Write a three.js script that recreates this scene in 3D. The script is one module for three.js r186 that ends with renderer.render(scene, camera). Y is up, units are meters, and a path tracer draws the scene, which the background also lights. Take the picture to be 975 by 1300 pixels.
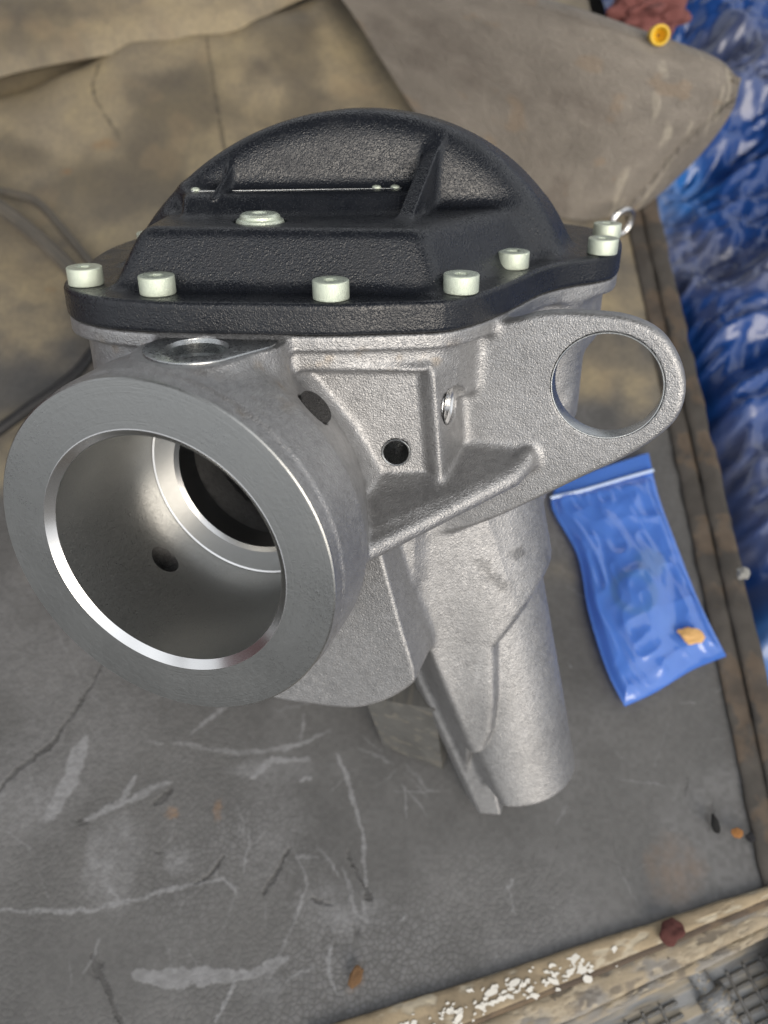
import * as THREE from 'three';
import { mergeGeometries, toCreasedNormals } from 'three/addons/utils/BufferGeometryUtils.js';
import { RoundedBoxGeometry } from 'three/addons/geometries/RoundedBoxGeometry.js';

// ---------------------------------------------------------------- camera, sky, sun, exposure
const scene = new THREE.Scene();
const PITCH = 62 * Math.PI / 180, H = 0.5107;
const camera = new THREE.PerspectiveCamera(61.98, 768 / 1024, 0.02, 40);
camera.position.set(0, H, 0);
camera.rotation.x = -PITCH;
camera.focus = 0.318;
camera.userData.fStop = 8.5;
camera.updateMatrixWorld();

const sunDir = new THREE.Vector3(0.34, 0.58, 0.74).normalize();
{
  const w = 256, h = 128, px = new Float32Array(w * h * 4);
  for (let j = 0; j < h; j++) {
    const el = ((j + 0.5) / h - 0.5) * Math.PI, s = Math.sin(el);
    for (let i = 0; i < w; i++) {
      const az = (i / w) * Math.PI * 2;
      const cloud = 1 + 0.10 * Math.sin(az * 3 + 1.3) * Math.cos(el * 5) + 0.06 * Math.sin(az * 7 + el * 9);
      const v = (s > 0 ? (0.7 + 0.4 * s) : 0.7) * cloud, k = (j * w + i) * 4;
      px[k] = v * 0.975; px[k + 1] = v; px[k + 2] = v * 1.03; px[k + 3] = 1;
    }
  }
  const sky = new THREE.DataTexture(px, w, h, THREE.RGBAFormat, THREE.FloatType);
  sky.mapping = THREE.EquirectangularReflectionMapping;
  sky.magFilter = sky.minFilter = THREE.LinearFilter;
  sky.wrapS = THREE.RepeatWrapping;
  sky.needsUpdate = true;
  scene.background = sky; scene.environment = sky; scene.backgroundIntensity = 1; scene.environmentIntensity = 1;
}
const sun = new THREE.DirectionalLight(0xfff3e2, 2.1);
sun.position.copy(sunDir).multiplyScalar(3).add(new THREE.Vector3(0, 0, -0.4));
sun.target.position.set(0, 0, -0.4);
sun.castShadow = true;
sun.shadow.radius = 68;
sun.shadow.mapSize.set(2048, 2048);
Object.assign(sun.shadow.camera, { left: -1.4, right: 1.4, top: 1.4, bottom: -1.4, near: 0.1, far: 8 });
scene.add(sun, sun.target);

const renderer = new THREE.WebGLRenderer({ antialias: true });
renderer.toneMapping = THREE.LinearToneMapping;
renderer.toneMappingExposure = 1.24;
renderer.shadowMap.enabled = true;

// ---------------------------------------------------------------- helpers
let seed = 12345;
const rnd = () => { seed = (seed + 0x6d2b79f5) | 0; let t = Math.imul(seed ^ (seed >>> 15), 1 | seed); t = (t + Math.imul(t ^ (t >>> 7), 61 | t)) ^ t; return ((t ^ (t >>> 14)) >>> 0) / 4294967296; };
const hash = (x, y, z) => { let h = Math.imul(x, 374761393) ^ Math.imul(y, 668265263) ^ Math.imul(z, 2147483647 ^ 0x5bd1e995); h = Math.imul(h ^ (h >>> 13), 1274126177); return ((h ^ (h >>> 16)) >>> 0) / 4294967296; };
const sm = (t) => t * t * (3 - 2 * t);
function noise(x, y, z = 0) {
  const X = Math.floor(x), Y = Math.floor(y), Z = Math.floor(z), a = sm(x - X), b = sm(y - Y), c = sm(z - Z);
  const l = (p, q, t) => p + (q - p) * t;
  return l(l(l(hash(X, Y, Z), hash(X + 1, Y, Z), a), l(hash(X, Y + 1, Z), hash(X + 1, Y + 1, Z), a), b),
    l(l(hash(X, Y, Z + 1), hash(X + 1, Y, Z + 1), a), l(hash(X, Y + 1, Z + 1), hash(X + 1, Y + 1, Z + 1), a), b), c);
}
const fbm = (x, y, z = 0, o = 4) => { let s = 0, a = 0.5, t = 0; for (let i = 0; i < o; i++) { s += a * noise(x, y, z + i * 17.3); t += a; x *= 2.03; y *= 2.03; z *= 2.03; a *= 0.5; } return s / t; };
const clamp = (x, a = 0, b = 1) => Math.max(a, Math.min(b, x));
const step = (a, b, x) => sm(clamp((x - a) / (b - a)));
const used = new Map();
const numbered = (n) => { const k = used.get(n) ?? 0; used.set(n, k + 1); return k ? n + '_' + String(k).padStart(3, '0') : n; };
const shadows = (o) => { o.castShadow = o.receiveShadow = true; return o; };
function mesh(name, geo, mat, parent) { const m = shadows(new THREE.Mesh(geo, mat)); m.name = parent ? name : numbered(name); (parent ?? scene).add(m); return m; }
function tag(o, label, category, group, kind) { o.userData = { label, category }; if (group) o.userData.group = group; if (kind) o.userData.kind = kind; return o; }
function struct(o, label) { o.userData = { kind: 'structure' }; if (label) o.userData.label = label; return o; }
function thing(name, p) { const g = new THREE.Group(); g.name = numbered(name); g.position.copy(p); scene.add(g); return g; }
const rebase = (geo, p) => geo.translate(-p.x, -p.y, -p.z);

// a photograph pixel (975 x 1300) meets a level plane at height y, or a depth along the lens axis (metres)
const F = 1082;
function ray(px, py) { return new THREE.Vector3((px - 487.5) / F, -(py - 650) / F, -1).applyEuler(camera.rotation); }
function on(px, py, y = 0) { const r = ray(px, py); return r.multiplyScalar((y - H) / r.y).add(camera.position); }
function deep(px, py, d) { return ray(px, py).multiplyScalar(d).add(camera.position); }

// the casting's own axes (mm): x along the flange, y out of the flange, z out of the bore
const ez = new THREE.Vector3(-0.3163, -0.4426, 0.8391).normalize();
const ey = new THREE.Vector3(0, ez.z, -ez.y).normalize();
const ex = new THREE.Vector3().crossVectors(ey, ez);
const boreFace = new THREE.Vector3((204.4 - 487.5) / F, -(707.8 - 650) / F, -1).multiplyScalar(297);
const casting = new THREE.Matrix4().makeBasis(ex, ey, ez).setPosition(boreFace);
const toWorld = new THREE.Matrix4().makeScale(0.001, 0.001, 0.001).premultiply(new THREE.Matrix4().makeRotationX(-PITCH)).premultiply(new THREE.Matrix4().makeTranslation(0, H, 0)).multiply(casting);

// ---------------------------------------------------------------- textures
function tex(w, h, data, srgb) {
  const t = new THREE.DataTexture(data, w, h, THREE.RGBAFormat);
  t.wrapS = t.wrapT = THREE.RepeatWrapping; t.magFilter = THREE.LinearFilter; t.minFilter = THREE.LinearMipmapLinearFilter; t.generateMipmaps = true;
  if (srgb) t.colorSpace = THREE.SRGBColorSpace;
  t.needsUpdate = true; return t;
}
function grainField(n, layers) {                      // tileable field of round grains: [count, radius min, radius max, height]
  const f = new Float32Array(n * n);
  for (const [count, r0, r1, amp] of layers) for (let k = 0; k < count; k++) {
    const cx = rnd() * n, cy = rnd() * n, r = r0 + (r1 - r0) * rnd(), a = amp * (rnd() * 2 - 1), s = 0.7 + rnd() * 0.6;
    for (let y = Math.ceil(-r); y <= r; y++) for (let x = Math.ceil(-r * 1.4); x <= r * 1.4; x++) {
      const d = 1 - (x * x * s + y * y / s) / (r * r); if (d <= 0) continue;
      f[((Math.floor(cy) + y + 4 * n) % n) * n + (Math.floor(cx) + x + 4 * n) % n] += a * d * d;
    }
  }
  return f;
}
function fieldTex(n, f, lo = 0, hi = 255) {
  let mn = 1e9, mx = -1e9, s = 0; for (const v of f) { s += v; } s /= f.length; let va = 0; for (const v of f) va += (v - s) ** 2; va = Math.sqrt(va / f.length);
  mn = s - 2.6 * va; mx = s + 2.6 * va;
  const d = new Uint8Array(n * n * 4);
  for (let i = 0; i < n * n; i++) { const v = lo + (hi - lo) * clamp((f[i] - mn) / (mx - mn)); d[i * 4] = d[i * 4 + 1] = d[i * 4 + 2] = v; d[i * 4 + 3] = 255; }
  return tex(n, n, d);
}
const TILE = 50;                                      // mm covered by one grain tile
const castField = grainField(1024, [[17000, 6, 10, 1], [24000, 3, 6, 0.7], [500, 20, 50, 0.3]]);
const castBump = fieldTex(1024, castField), castRough = fieldTex(1024, grainField(1024, [[14000, 5, 11, 1], [300, 30, 90, 0.4]]), 120, 180);
const paintField = grainField(1024, [[22000, 4, 8.5, 1], [2200, 10, 18, 0.7], [10000, 3, 5, 0.5]]);
const paintBump = fieldTex(1024, paintField), paintRough = fieldTex(1024, grainField(1024, [[4000, 8, 24, 1], [160, 40, 160, 2]]), 44, 108);
const fineField = grainField(512, [[30000, 1.2, 3.2, 1]]);
const fineTex = fieldTex(512, fineField, 70, 200), fineBump = fieldTex(512, fineField);

// ---------------------------------------------------------------- materials
const M = {};
M.cast = new THREE.MeshStandardMaterial({ color: 0xffffff, vertexColors: true, metalness: 0.88, roughness: 0.88, roughnessMap: castRough, bumpMap: castBump, bumpScale: 0.0002 });
M.paint = new THREE.MeshPhysicalMaterial({ color: new THREE.Color().setRGB(0.011, 0.013, 0.0178), metalness: 0, roughness: 1, roughnessMap: paintRough, bumpMap: paintBump, bumpScale: 0.00019 });
M.machined = new THREE.MeshStandardMaterial({ color: new THREE.Color().setRGB(0.44, 0.455, 0.46), metalness: 1, roughness: 0.56, roughnessMap: fineTex, bumpMap: fineBump, bumpScale: 0.00003 });
M.bore = new THREE.MeshStandardMaterial({ color: new THREE.Color().setRGB(0.35, 0.355, 0.35), metalness: 1, roughness: 0.9, roughnessMap: fineTex });
M.bright = new THREE.MeshStandardMaterial({ color: new THREE.Color().setRGB(0.72, 0.72, 0.72), metalness: 1, roughness: 0.22 });
M.zinc = new THREE.MeshStandardMaterial({ color: new THREE.Color().setRGB(0.68, 0.75, 0.63), metalness: 0.55, roughness: 0.5, roughnessMap: fineTex, bumpMap: fineBump, bumpScale: 0.00006 });
M.dark = new THREE.MeshStandardMaterial({ color: new THREE.Color().setRGB(0.022, 0.022, 0.023), roughness: 0.35, bumpMap: castBump, bumpScale: 0.0016 });

// ---------------------------------------------------------------- distance fields
const smin = (a, b, k) => { const h = Math.max(k - Math.abs(a - b), 0) / k; return Math.min(a, b) - h * h * k * 0.25; };
const smax = (a, b, k) => -smin(-a, -b, k);
function polyDist(pts, x, y) {
  let d = 1e18, s = 1;
  for (let i = 0, j = pts.length - 1; i < pts.length; j = i++) {
    const [ax, ay] = pts[i], [bx, by] = pts[j], exx = bx - ax, eyy = by - ay, wx = x - ax, wy = y - ay;
    const t = clamp((wx * exx + wy * eyy) / (exx * exx + eyy * eyy)), qx = wx - exx * t, qy = wy - eyy * t;
    d = Math.min(d, qx * qx + qy * qy);
    const c1 = y >= ay, c2 = y < by, c3 = exx * wy > eyy * wx;
    if ((c1 && c2 && c3) || (!c1 && !c2 && !c3)) s = -s;
  }
  return s * Math.sqrt(d);
}
function flat(pts, pad = 60, h = 0.75) {              // a polygon's distance, kept on a grid
  let x0 = 1e9, x1 = -1e9, y0 = 1e9, y1 = -1e9;
  for (const [x, y] of pts) { x0 = Math.min(x0, x); x1 = Math.max(x1, x); y0 = Math.min(y0, y); y1 = Math.max(y1, y); }
  x0 -= pad; y0 -= pad; x1 += pad; y1 += pad;
  const w = Math.ceil((x1 - x0) / h) + 2, n = Math.ceil((y1 - y0) / h) + 2, g = new Float32Array(w * n);
  for (let j = 0; j < n; j++) for (let i = 0; i < w; i++) g[j * w + i] = polyDist(pts, x0 + i * h, y0 + j * h);
  return (x, y) => {
    const cx = clamp(x, x0, x1), cy = clamp(y, y0, y1), u = (cx - x0) / h, v = (cy - y0) / h, i = Math.floor(u), j = Math.floor(v), a = u - i, b = v - j, o = j * w + i;
    return g[o] * (1 - a) * (1 - b) + g[o + 1] * a * (1 - b) + g[o + w] * (1 - a) * b + g[o + w + 1] * a * b + Math.abs(x - cx) + Math.abs(y - cy);
  };
}
function smoothPoly(pts, k = 5) { const c = new THREE.CatmullRomCurve3(pts.map(([x, y]) => new THREE.Vector3(x, y, 0)), true, 'centripetal'); return c.getPoints(pts.length * k).slice(0, -1).map((p) => [p.x, p.y]); }
const extr = (d2, w, r) => { const a = d2 + r, b = w + r; return Math.min(Math.max(a, b), 0) + Math.hypot(Math.max(a, 0), Math.max(b, 0)) - r; };
const seg = (x, y, z, a, b, ra, rb = ra) => {
  const bx = b[0] - a[0], by = b[1] - a[1], bz = b[2] - a[2], px = x - a[0], py = y - a[1], pz = z - a[2];
  const t = clamp((px * bx + py * by + pz * bz) / (bx * bx + by * by + bz * bz));
  return Math.hypot(px - bx * t, py - by * t, pz - bz * t) - (ra + (rb - ra) * t);
};

function meshField(f, lo, hi, h, partOf, tint) {
  const N = [0, 1, 2].map((k) => Math.ceil((hi[k] - lo[k]) / h / 8) * 8 + 1), [nx, ny, nz] = N, B = 8;
  const val = new Float32Array(nx * ny * nz).fill(1e3), sx = 1, sy = nx, sz = nx * ny, active = [];
  const reach = B * h * 0.5 * 1.7321 * 1.12 + 1.6;
  for (let bz = 0; bz < nz; bz += B) for (let by = 0; by < ny; by += B) for (let bx = 0; bx < nx; bx += B) {
    const d = f(lo[0] + (bx + 3.5) * h, lo[1] + (by + 3.5) * h, lo[2] + (bz + 3.5) * h);
    const X = Math.min(bx + B, nx), Y = Math.min(by + B, ny), Z = Math.min(bz + B, nz), far = Math.abs(d) > reach;
    if (far && d > 0) continue;
    if (!far) active.push([bx, by, bz]);
    for (let z = bz; z < Z; z++) for (let y = by; y < Y; y++) for (let x = bx; x < X; x++) val[z * sz + y * sy + x] = far ? -1e3 : f(lo[0] + x * h, lo[1] + y * h, lo[2] + z * h);
  }
  const id = new Map(), P = [], cells = [];
  const corner = [0, sx, sy, sx + sy, sz, sx + sz, sy + sz, sx + sy + sz], edges = [[0, 1], [2, 3], [4, 5], [6, 7], [0, 2], [1, 3], [4, 6], [5, 7], [0, 4], [1, 5], [2, 6], [3, 7]];
  for (const [bx, by, bz] of active) for (let z = bz; z < Math.min(bz + B, nz - 1); z++) for (let y = by; y < Math.min(by + B, ny - 1); y++) for (let x = bx; x < Math.min(bx + B, nx - 1); x++) {
    const o = z * sz + y * sy + x; let m = 0;
    for (let c = 0; c < 8; c++) if (val[o + corner[c]] < 0) m |= 1 << c;
    if (m === 0 || m === 255) continue;
    let px = 0, py = 0, pz = 0, n = 0;
    for (const [a, b] of edges) {
      const va = val[o + corner[a]], vb = val[o + corner[b]];
      if ((va < 0) === (vb < 0)) continue;
      const t = va / (va - vb), ax = a & 1, ay = (a >> 1) & 1, az = a >> 2;
      px += ax + ((b & 1) - ax) * t; py += ay + (((b >> 1) & 1) - ay) * t; pz += az + ((b >> 2) - az) * t; n++;
    }
    id.set(o, P.length / 3); cells.push(o);
    P.push(lo[0] + (x + px / n) * h, lo[1] + (y + py / n) * h, lo[2] + (z + pz / n) * h);
  }
  const nv = P.length / 3, G = new Float32Array(nv * 3), e = 0.3;
  const grad = (x, y, z) => [f(x + e, y, z) - f(x - e, y, z), f(x, y + e, z) - f(x, y - e, z), f(x, y, z + e) - f(x, y, z - e)];
  for (let i = 0; i < nv; i++) {
    let x = P[3 * i], y = P[3 * i + 1], z = P[3 * i + 2], g;
    for (let k = 0; k < 2; k++) {
      const d = f(x, y, z); g = grad(x, y, z);
      const l = Math.hypot(...g) || 1, q = clamp(d / Math.max(l / (2 * e), 0.5), -h, h);
      x -= q * g[0] / l; y -= q * g[1] / l; z -= q * g[2] / l;
    }
    g = grad(x, y, z); const l = Math.hypot(...g) || 1;
    P[3 * i] = x; P[3 * i + 1] = y; P[3 * i + 2] = z; G[3 * i] = g[0] / l; G[3 * i + 1] = g[1] / l; G[3 * i + 2] = g[2] / l;
  }
  const out = {};
  const tri = (a, b, c) => {
    const X = [0, 1, 2].map((k) => P[3 * b + k] - P[3 * a + k]), Y = [0, 1, 2].map((k) => P[3 * c + k] - P[3 * a + k]);
    const nn = [Math.abs(X[1] * Y[2] - X[2] * Y[1]), Math.abs(X[2] * Y[0] - X[0] * Y[2]), Math.abs(X[0] * Y[1] - X[1] * Y[0])];
    const ax = nn[0] >= nn[1] && nn[0] >= nn[2] ? 0 : nn[1] >= nn[2] ? 1 : 2;
    const part = partOf ? partOf((P[3 * a] + P[3 * b] + P[3 * c]) / 3, (P[3 * a + 1] + P[3 * b + 1] + P[3 * c + 1]) / 3, (P[3 * a + 2] + P[3 * b + 2] + P[3 * c + 2]) / 3) : 'body';
    const w = out[part] ??= { at: new Map(), p: [], n: [], uv: [], col: [], idx: [] };
    for (const v of [a, b, c]) {
      const key = v * 3 + ax; let k = w.at.get(key);
      if (k === undefined) {
        k = w.p.length / 3; w.at.set(key, k);
        const x = P[3 * v], y = P[3 * v + 1], z = P[3 * v + 2];
        w.p.push(x, y, z); w.n.push(G[3 * v], G[3 * v + 1], G[3 * v + 2]);
        w.uv.push(...(ax === 0 ? [z / TILE, y / TILE + 0.37] : ax === 1 ? [x / TILE + 0.61, z / TILE] : [x / TILE, y / TILE]));
        if (tint) w.col.push(...tint(x, y, z));
      }
      w.idx.push(k);
    }
  };
  const quad = (a, b, c, d, flip) => { if (a === undefined || b === undefined || c === undefined || d === undefined) return; if (flip) { tri(a, c, b); tri(a, d, c); } else { tri(a, b, c); tri(a, c, d); } };
  for (const o of cells) {
    const i = id.get(o), s0 = val[o] < 0;
    for (const [ax, u, v] of [[sx, sy, sz], [sy, sz, sx], [sz, sx, sy]]) {
      if (s0 === val[o + ax] < 0) continue;
      quad(i, id.get(o - u), id.get(o - u - v), id.get(o - v), !s0);
    }
  }
  const res = {};
  for (const [k, w] of Object.entries(out)) {
    const g = new THREE.BufferGeometry();
    g.setAttribute('position', new THREE.Float32BufferAttribute(w.p, 3)); g.setAttribute('normal', new THREE.Float32BufferAttribute(w.n, 3)); g.setAttribute('uv', new THREE.Float32BufferAttribute(w.uv, 2));
    if (tint) g.setAttribute('color', new THREE.Float32BufferAttribute(w.col, 3));
    g.setIndex(w.idx); res[k] = g;
  }
  return res;
}

// ---------------------------------------------------------------- setting
const V3 = (x, y, z) => new THREE.Vector3(x, y, z);
struct(mesh('added_sky_blocker', new THREE.BoxGeometry(1.9, 0.03, 2.2).translate(0, 1.12, -1.2), new THREE.MeshStandardMaterial({ color: new THREE.Color().setRGB(0.2, 0.19, 0.17), roughness: 0.9 })));  // unseen slab, added overhead to block sky and keep upward faces dark
struct(mesh('ground', new THREE.PlaneGeometry(60, 60).rotateX(-Math.PI / 2).translate(0, -0.85, 0), new THREE.MeshStandardMaterial({ color: new THREE.Color().setRGB(0.07, 0.07, 0.07), roughness: 0.95 })));
{
  const wall = mesh('added_red_panel', new RoundedBoxGeometry(0.03, 0.55, 1.3, 2, 0.008).translate(-0.86, 0.26, -0.75), new THREE.MeshStandardMaterial({ color: new THREE.Color().setRGB(0.07, 0.008, 0.01), roughness: 0.45 }));  // unseen dark red panel, added off to the left for red reflections
  struct(wall);
}
// lines of the bed: the mat's near edge and its right edge
const nearA = on(477, 1296), nearB = on(954, 1140), rightA = on(812, 300), rightB = on(908, 752);
const nearDir = nearB.clone().sub(nearA).setY(0).normalize(), rightDir = rightB.clone().sub(rightA).setY(0).normalize();
const cross2 = (a, b) => a.x * b.z - a.z * b.x;
const matCorner = nearA.clone().addScaledVector(nearDir, cross2(rightA.clone().sub(nearA), rightDir) / cross2(nearDir, rightDir));

// a sheet with thickness from a grid of points, uv from position
function sheet(P, th, uvOf) {
  const h = P.length, w = P[0].length, pos = [], uv = [], idx = [], N = [];
  for (let j = 0; j < h; j++) for (let i = 0; i < w; i++) {
    const a = P[j][Math.min(i + 1, w - 1)].clone().sub(P[j][Math.max(i - 1, 0)]), b = P[Math.min(j + 1, h - 1)][i].clone().sub(P[Math.max(j - 1, 0)][i]);
    const n = a.cross(b).normalize(); if (n.y < 0) n.negate(); N.push(n);
  }
  const flip = (() => { const a = P[0][1].clone().sub(P[0][0]), b = P[1][0].clone().sub(P[0][0]); return a.cross(b).dot(N[0]) < 0; })();
  for (const s of [0, -th]) for (let j = 0; j < h; j++) for (let i = 0; i < w; i++) { const p = P[j][i], n = N[j * w + i]; pos.push(p.x + n.x * s, p.y + n.y * s, p.z + n.z * s); uv.push(...uvOf(p, i / (w - 1), j / (h - 1))); }
  const q = (a, b, c, d, f) => (f ? idx.push(a, c, b, b, c, d) : idx.push(a, b, c, b, d, c)), O = w * h;
  for (let j = 0; j < h - 1; j++) for (let i = 0; i < w - 1; i++) { const a = j * w + i; q(a, a + 1, a + w, a + w + 1, flip); q(O + a, O + a + 1, O + a + w, O + a + w + 1, !flip); }
  const g = new THREE.BufferGeometry(); g.setAttribute('position', new THREE.Float32BufferAttribute(pos, 3)); g.setAttribute('uv', new THREE.Float32BufferAttribute(uv, 2)); g.setIndex(idx); g.computeVertexNormals();
  const rim = []; const ru = [];
  const side = (a, b) => { for (const k of [a, b, a + O, b, b + O, a + O]) { rim.push(pos[3 * k], pos[3 * k + 1], pos[3 * k + 2]); ru.push(uv[2 * k], uv[2 * k + 1]); } };
  for (let i = 0; i < w - 1; i++) { side(i, i + 1); side(O - w + i + 1, O - w + i); }
  for (let j = 0; j < h - 1; j++) { side((j + 1) * w, j * w); side(j * w + w - 1, (j + 1) * w + w - 1); }
  const r = new THREE.BufferGeometry(); r.setAttribute('position', new THREE.Float32BufferAttribute(rim, 3)); r.setAttribute('uv', new THREE.Float32BufferAttribute(ru, 2)); r.computeVertexNormals();
  return mergeGeometries([g.toNonIndexed(), r]);
}
const curve = (pts) => new THREE.CatmullRomCurve3(pts, false, 'centripetal');
function coons(bottom, top, left, right, w, h, lift) {     // four boundary curves: bottom/top run left to right, left/right run bottom to top
  const P = [], l = (a, b, t) => a.clone().lerp(b, t), c00 = bottom.getPoint(0), c10 = bottom.getPoint(1), c01 = top.getPoint(0), c11 = top.getPoint(1);
  for (let j = 0; j < h; j++) {
    const row = [], v = j / (h - 1);
    for (let i = 0; i < w; i++) {
      const u = i / (w - 1), p = l(bottom.getPoint(u), top.getPoint(u), v).add(l(left.getPoint(v), right.getPoint(v), u)).sub(l(l(c00, c10, u), l(c01, c11, u), v));
      if (lift) lift(p, u, v); row.push(p);
    }
    P.push(row);
  }
  return P;
}
const gapEdge = [[-160, 125], [0, 84], [100, 63], [200, 42], [245, 33], [295, 28], [345, 6], [400, -22]], gapPts = gapEdge.map(([x, y]) => on(x, y, 0));
function gapZ(x) { let k = 0; while (k < gapPts.length - 2 && gapPts[k + 1].x < x) k++; const a = gapPts[k], b = gapPts[k + 1]; return a.z + (b.z - a.z) * (x - a.x) / (b.x - a.x) - 0.012; }
// ---- rubber mat: colour and relief on one sheet of 1.2 m
const MX = -0.72, MZ = -1.02, MS = 1.2, MN = 2048;
const matUV = (p) => [(p.x - MX) / MS, (p.z - MZ) / MS];
M.mat = (() => {
  const marks = document.createElement('canvas'); marks.width = marks.height = MN;
  const c = marks.getContext('2d'); c.fillStyle = '#000'; c.fillRect(0, 0, MN, MN); c.lineCap = 'round'; c.lineJoin = 'round';
  const at = (x, y) => { const p = on(x, y); return [(p.x - MX) / MS * MN, (p.z - MZ) / MS * MN]; };
  // red channel: pale scuffs; green: dark cuts; blue: rust and mud
  const line = (ch, a, w, pts) => {
    c.globalCompositeOperation = 'lighter';
    const C = curve(pts.map(([x, y]) => { const q = at(x, y); return V3(q[0], q[1], 0); })), n = 40;
    for (let k = 0; k < n; k++) {
      const p = C.getPoint(k / n), q = C.getPoint((k + 1) / n), t = k / n, ww = w * (0.45 + 0.55 * Math.sin(Math.PI * (0.12 + 0.8 * t))) * (0.7 + 0.6 * noise(k * 0.4, w, pts[0][0]));
      const v = Math.round(255 * a * (0.55 + 0.6 * noise(k * 0.7, pts[0][1], 3)));
      c.strokeStyle = `rgb(${ch === 0 ? v : 0},${ch === 1 ? v : 0},${ch === 2 ? v : 0})`; c.lineWidth = ww; c.beginPath(); c.moveTo(p.x, p.y); c.lineTo(q.x, q.y); c.stroke();
    }
  };
  const blob = (ch, a, x, y, rx, ry, rot = 0) => {
    const [u, v] = at(x, y); c.globalCompositeOperation = 'lighter';
    for (let k = 0; k < 60; k++) {
      const t = rnd() * 6.283, r = Math.sqrt(rnd()), dx = Math.cos(t) * r * rx, dy = Math.sin(t) * r * ry, ca = Math.cos(rot), sa = Math.sin(rot), w = Math.round(255 * a * 0.12);
      c.fillStyle = `rgb(${ch === 0 ? w : 0},${ch === 1 ? w : 0},${ch === 2 ? w : 0})`; c.beginPath(); c.ellipse(u + dx * ca - dy * sa, v + dx * sa + dy * ca, rx * (0.15 + 0.35 * rnd()), ry * (0.15 + 0.35 * rnd()), rot, 0, 7); c.fill();
    }
  };
  line(0, 1, 15, [[172, 1238], [210, 1242], [260, 1239], [312, 1238]]); line(0, 0.6, 9, [[312, 1238], [340, 1225], [362, 1216]]); line(0, 0.6, 4, [[296, 1244], [285, 1272], [270, 1298]]);
  line(0, 0.75, 4.5, [[-10, 1155], [60, 1156], [120, 1153], [200, 1132], [245, 1122], [282, 1112]]); line(1, 0.7, 3, [[246, 1122], [268, 1104], [284, 1088]]);
  line(0, 0.5, 5, [[428, 955], [445, 1000], [458, 1050], [466, 1130]]); line(0, 0.45, 16, [[60, 1035], [85, 990], [105, 935]]); line(0, 0.4, 7, [[105, 1040], [150, 1018], [215, 990]]);
  line(0, 0.4, 5, [[215, 940], [300, 952], [370, 945], [420, 925]]); line(0, 0.35, 7, [[318, 985], [345, 965], [390, 962]]); line(0, 0.5, 5, [[152, 1012], [172, 984]]);
  line(0, 0.35, 4, [[428, 1265], [415, 1225], [420, 1200]]); line(0, 0.3, 4, [[435, 1100], [450, 1150], [465, 1170], [462, 1140]]); line(0, 0.3, 5, [[240, 930], [300, 880]]); line(0, 0.3, 3, [[340, 1240], [375, 1160], [390, 1120]]);
  line(1, 0.9, 5, [[-10, 1006], [20, 975], [60, 945], [105, 880], [130, 840]]); line(1, 0.8, 5, [[196, 1020], [215, 1000]]); line(1, 0.8, 3.5, [[335, 1133], [350, 1105], [365, 1075]]);
  line(1, 0.8, 5, [[114, 1210], [120, 1228], [140, 1270], [150, 1300]]); line(1, 0.7, 3, [[440, 1080], [455, 1110], [470, 1140]]); line(1, 0.9, 5, [[466, 1128], [470, 1140]]); line(1, 0.6, 3, [[395, 1142], [420, 1146]]);
  line(1, 0.6, 6, [[265, 60], [272, 110], [280, 160], [284, 180]]); line(1, 0.5, 5, [[130, 90], [120, 120], [150, 170]]);
  blob(0, 0.7, 140, 1095, 26, 42); blob(0, 0.5, 228, 1090, 14, 14); blob(0, 0.4, 350, 975, 40, 10); blob(0, 0.4, 20, 1020, 40, 26); blob(0, 0.4, 430, 1150, 40, 22); blob(0, 0.35, 330, 1255, 20, 14);
  blob(1, 0.9, 119, 1228, 6, 9); blob(1, 0.8, 452, 1182, 4, 5); blob(1, 0.8, 101, 1042, 6, 4); blob(1, 0.8, 905, 1036, 5, 14, 0.3); blob(1, 0.6, 945, 1062, 8, 5);
  blob(2, 0.3, 452, 1242, 6, 10, 0.4); blob(2, 0.22, 860, 1105, 26, 30); blob(2, 0.5, 216, 1030, 6, 6); blob(2, 0.4, 276, 1025, 4, 10); blob(2, 0.5, 75, 198, 10, 7); blob(2, 0.5, 130, 175, 20, 10); blob(2, 0.5, 60, 360, 8, 4);
  for (let k = 0; k < 130; k++) {
    const x = rnd() * 975, y = 560 + rnd() * 740, a = rnd() * 6.28, l = 10 + rnd() * 60;
    line(rnd() < 0.88 ? 0 : 1, 0.1 + 0.25 * rnd() * rnd(), 1.2 + 3 * rnd() * rnd(), [[x, y], [x + l * Math.cos(a) * 0.5 + 4 * rnd(), y + l * Math.sin(a) * 0.5], [x + l * Math.cos(a), y + l * Math.sin(a)]]);
  }
  const mk = c.getImageData(0, 0, MN, MN).data, col = new Uint8Array(MN * MN * 4), rel = new Uint8Array(MN * MN * 4), enc = (v) => 255 * (v <= 0.0031308 ? 12.92 * v : 1.055 * Math.pow(v, 1 / 2.4) - 0.055);
  const cell = (x, y) => { let m1 = 9, m2 = 9; const X = Math.floor(x), Y = Math.floor(y); for (let j = -1; j < 2; j++) for (let i = -1; i < 2; i++) { const dx = X + i + hash(X + i, Y + j, 5) - x, dy = Y + j + hash(X + i, Y + j, 9) - y, d = dx * dx + dy * dy; if (d < m1) { m2 = m1; m1 = d; } else if (d < m2) m2 = d; } return Math.sqrt(m2) - Math.sqrt(m1); };
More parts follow.
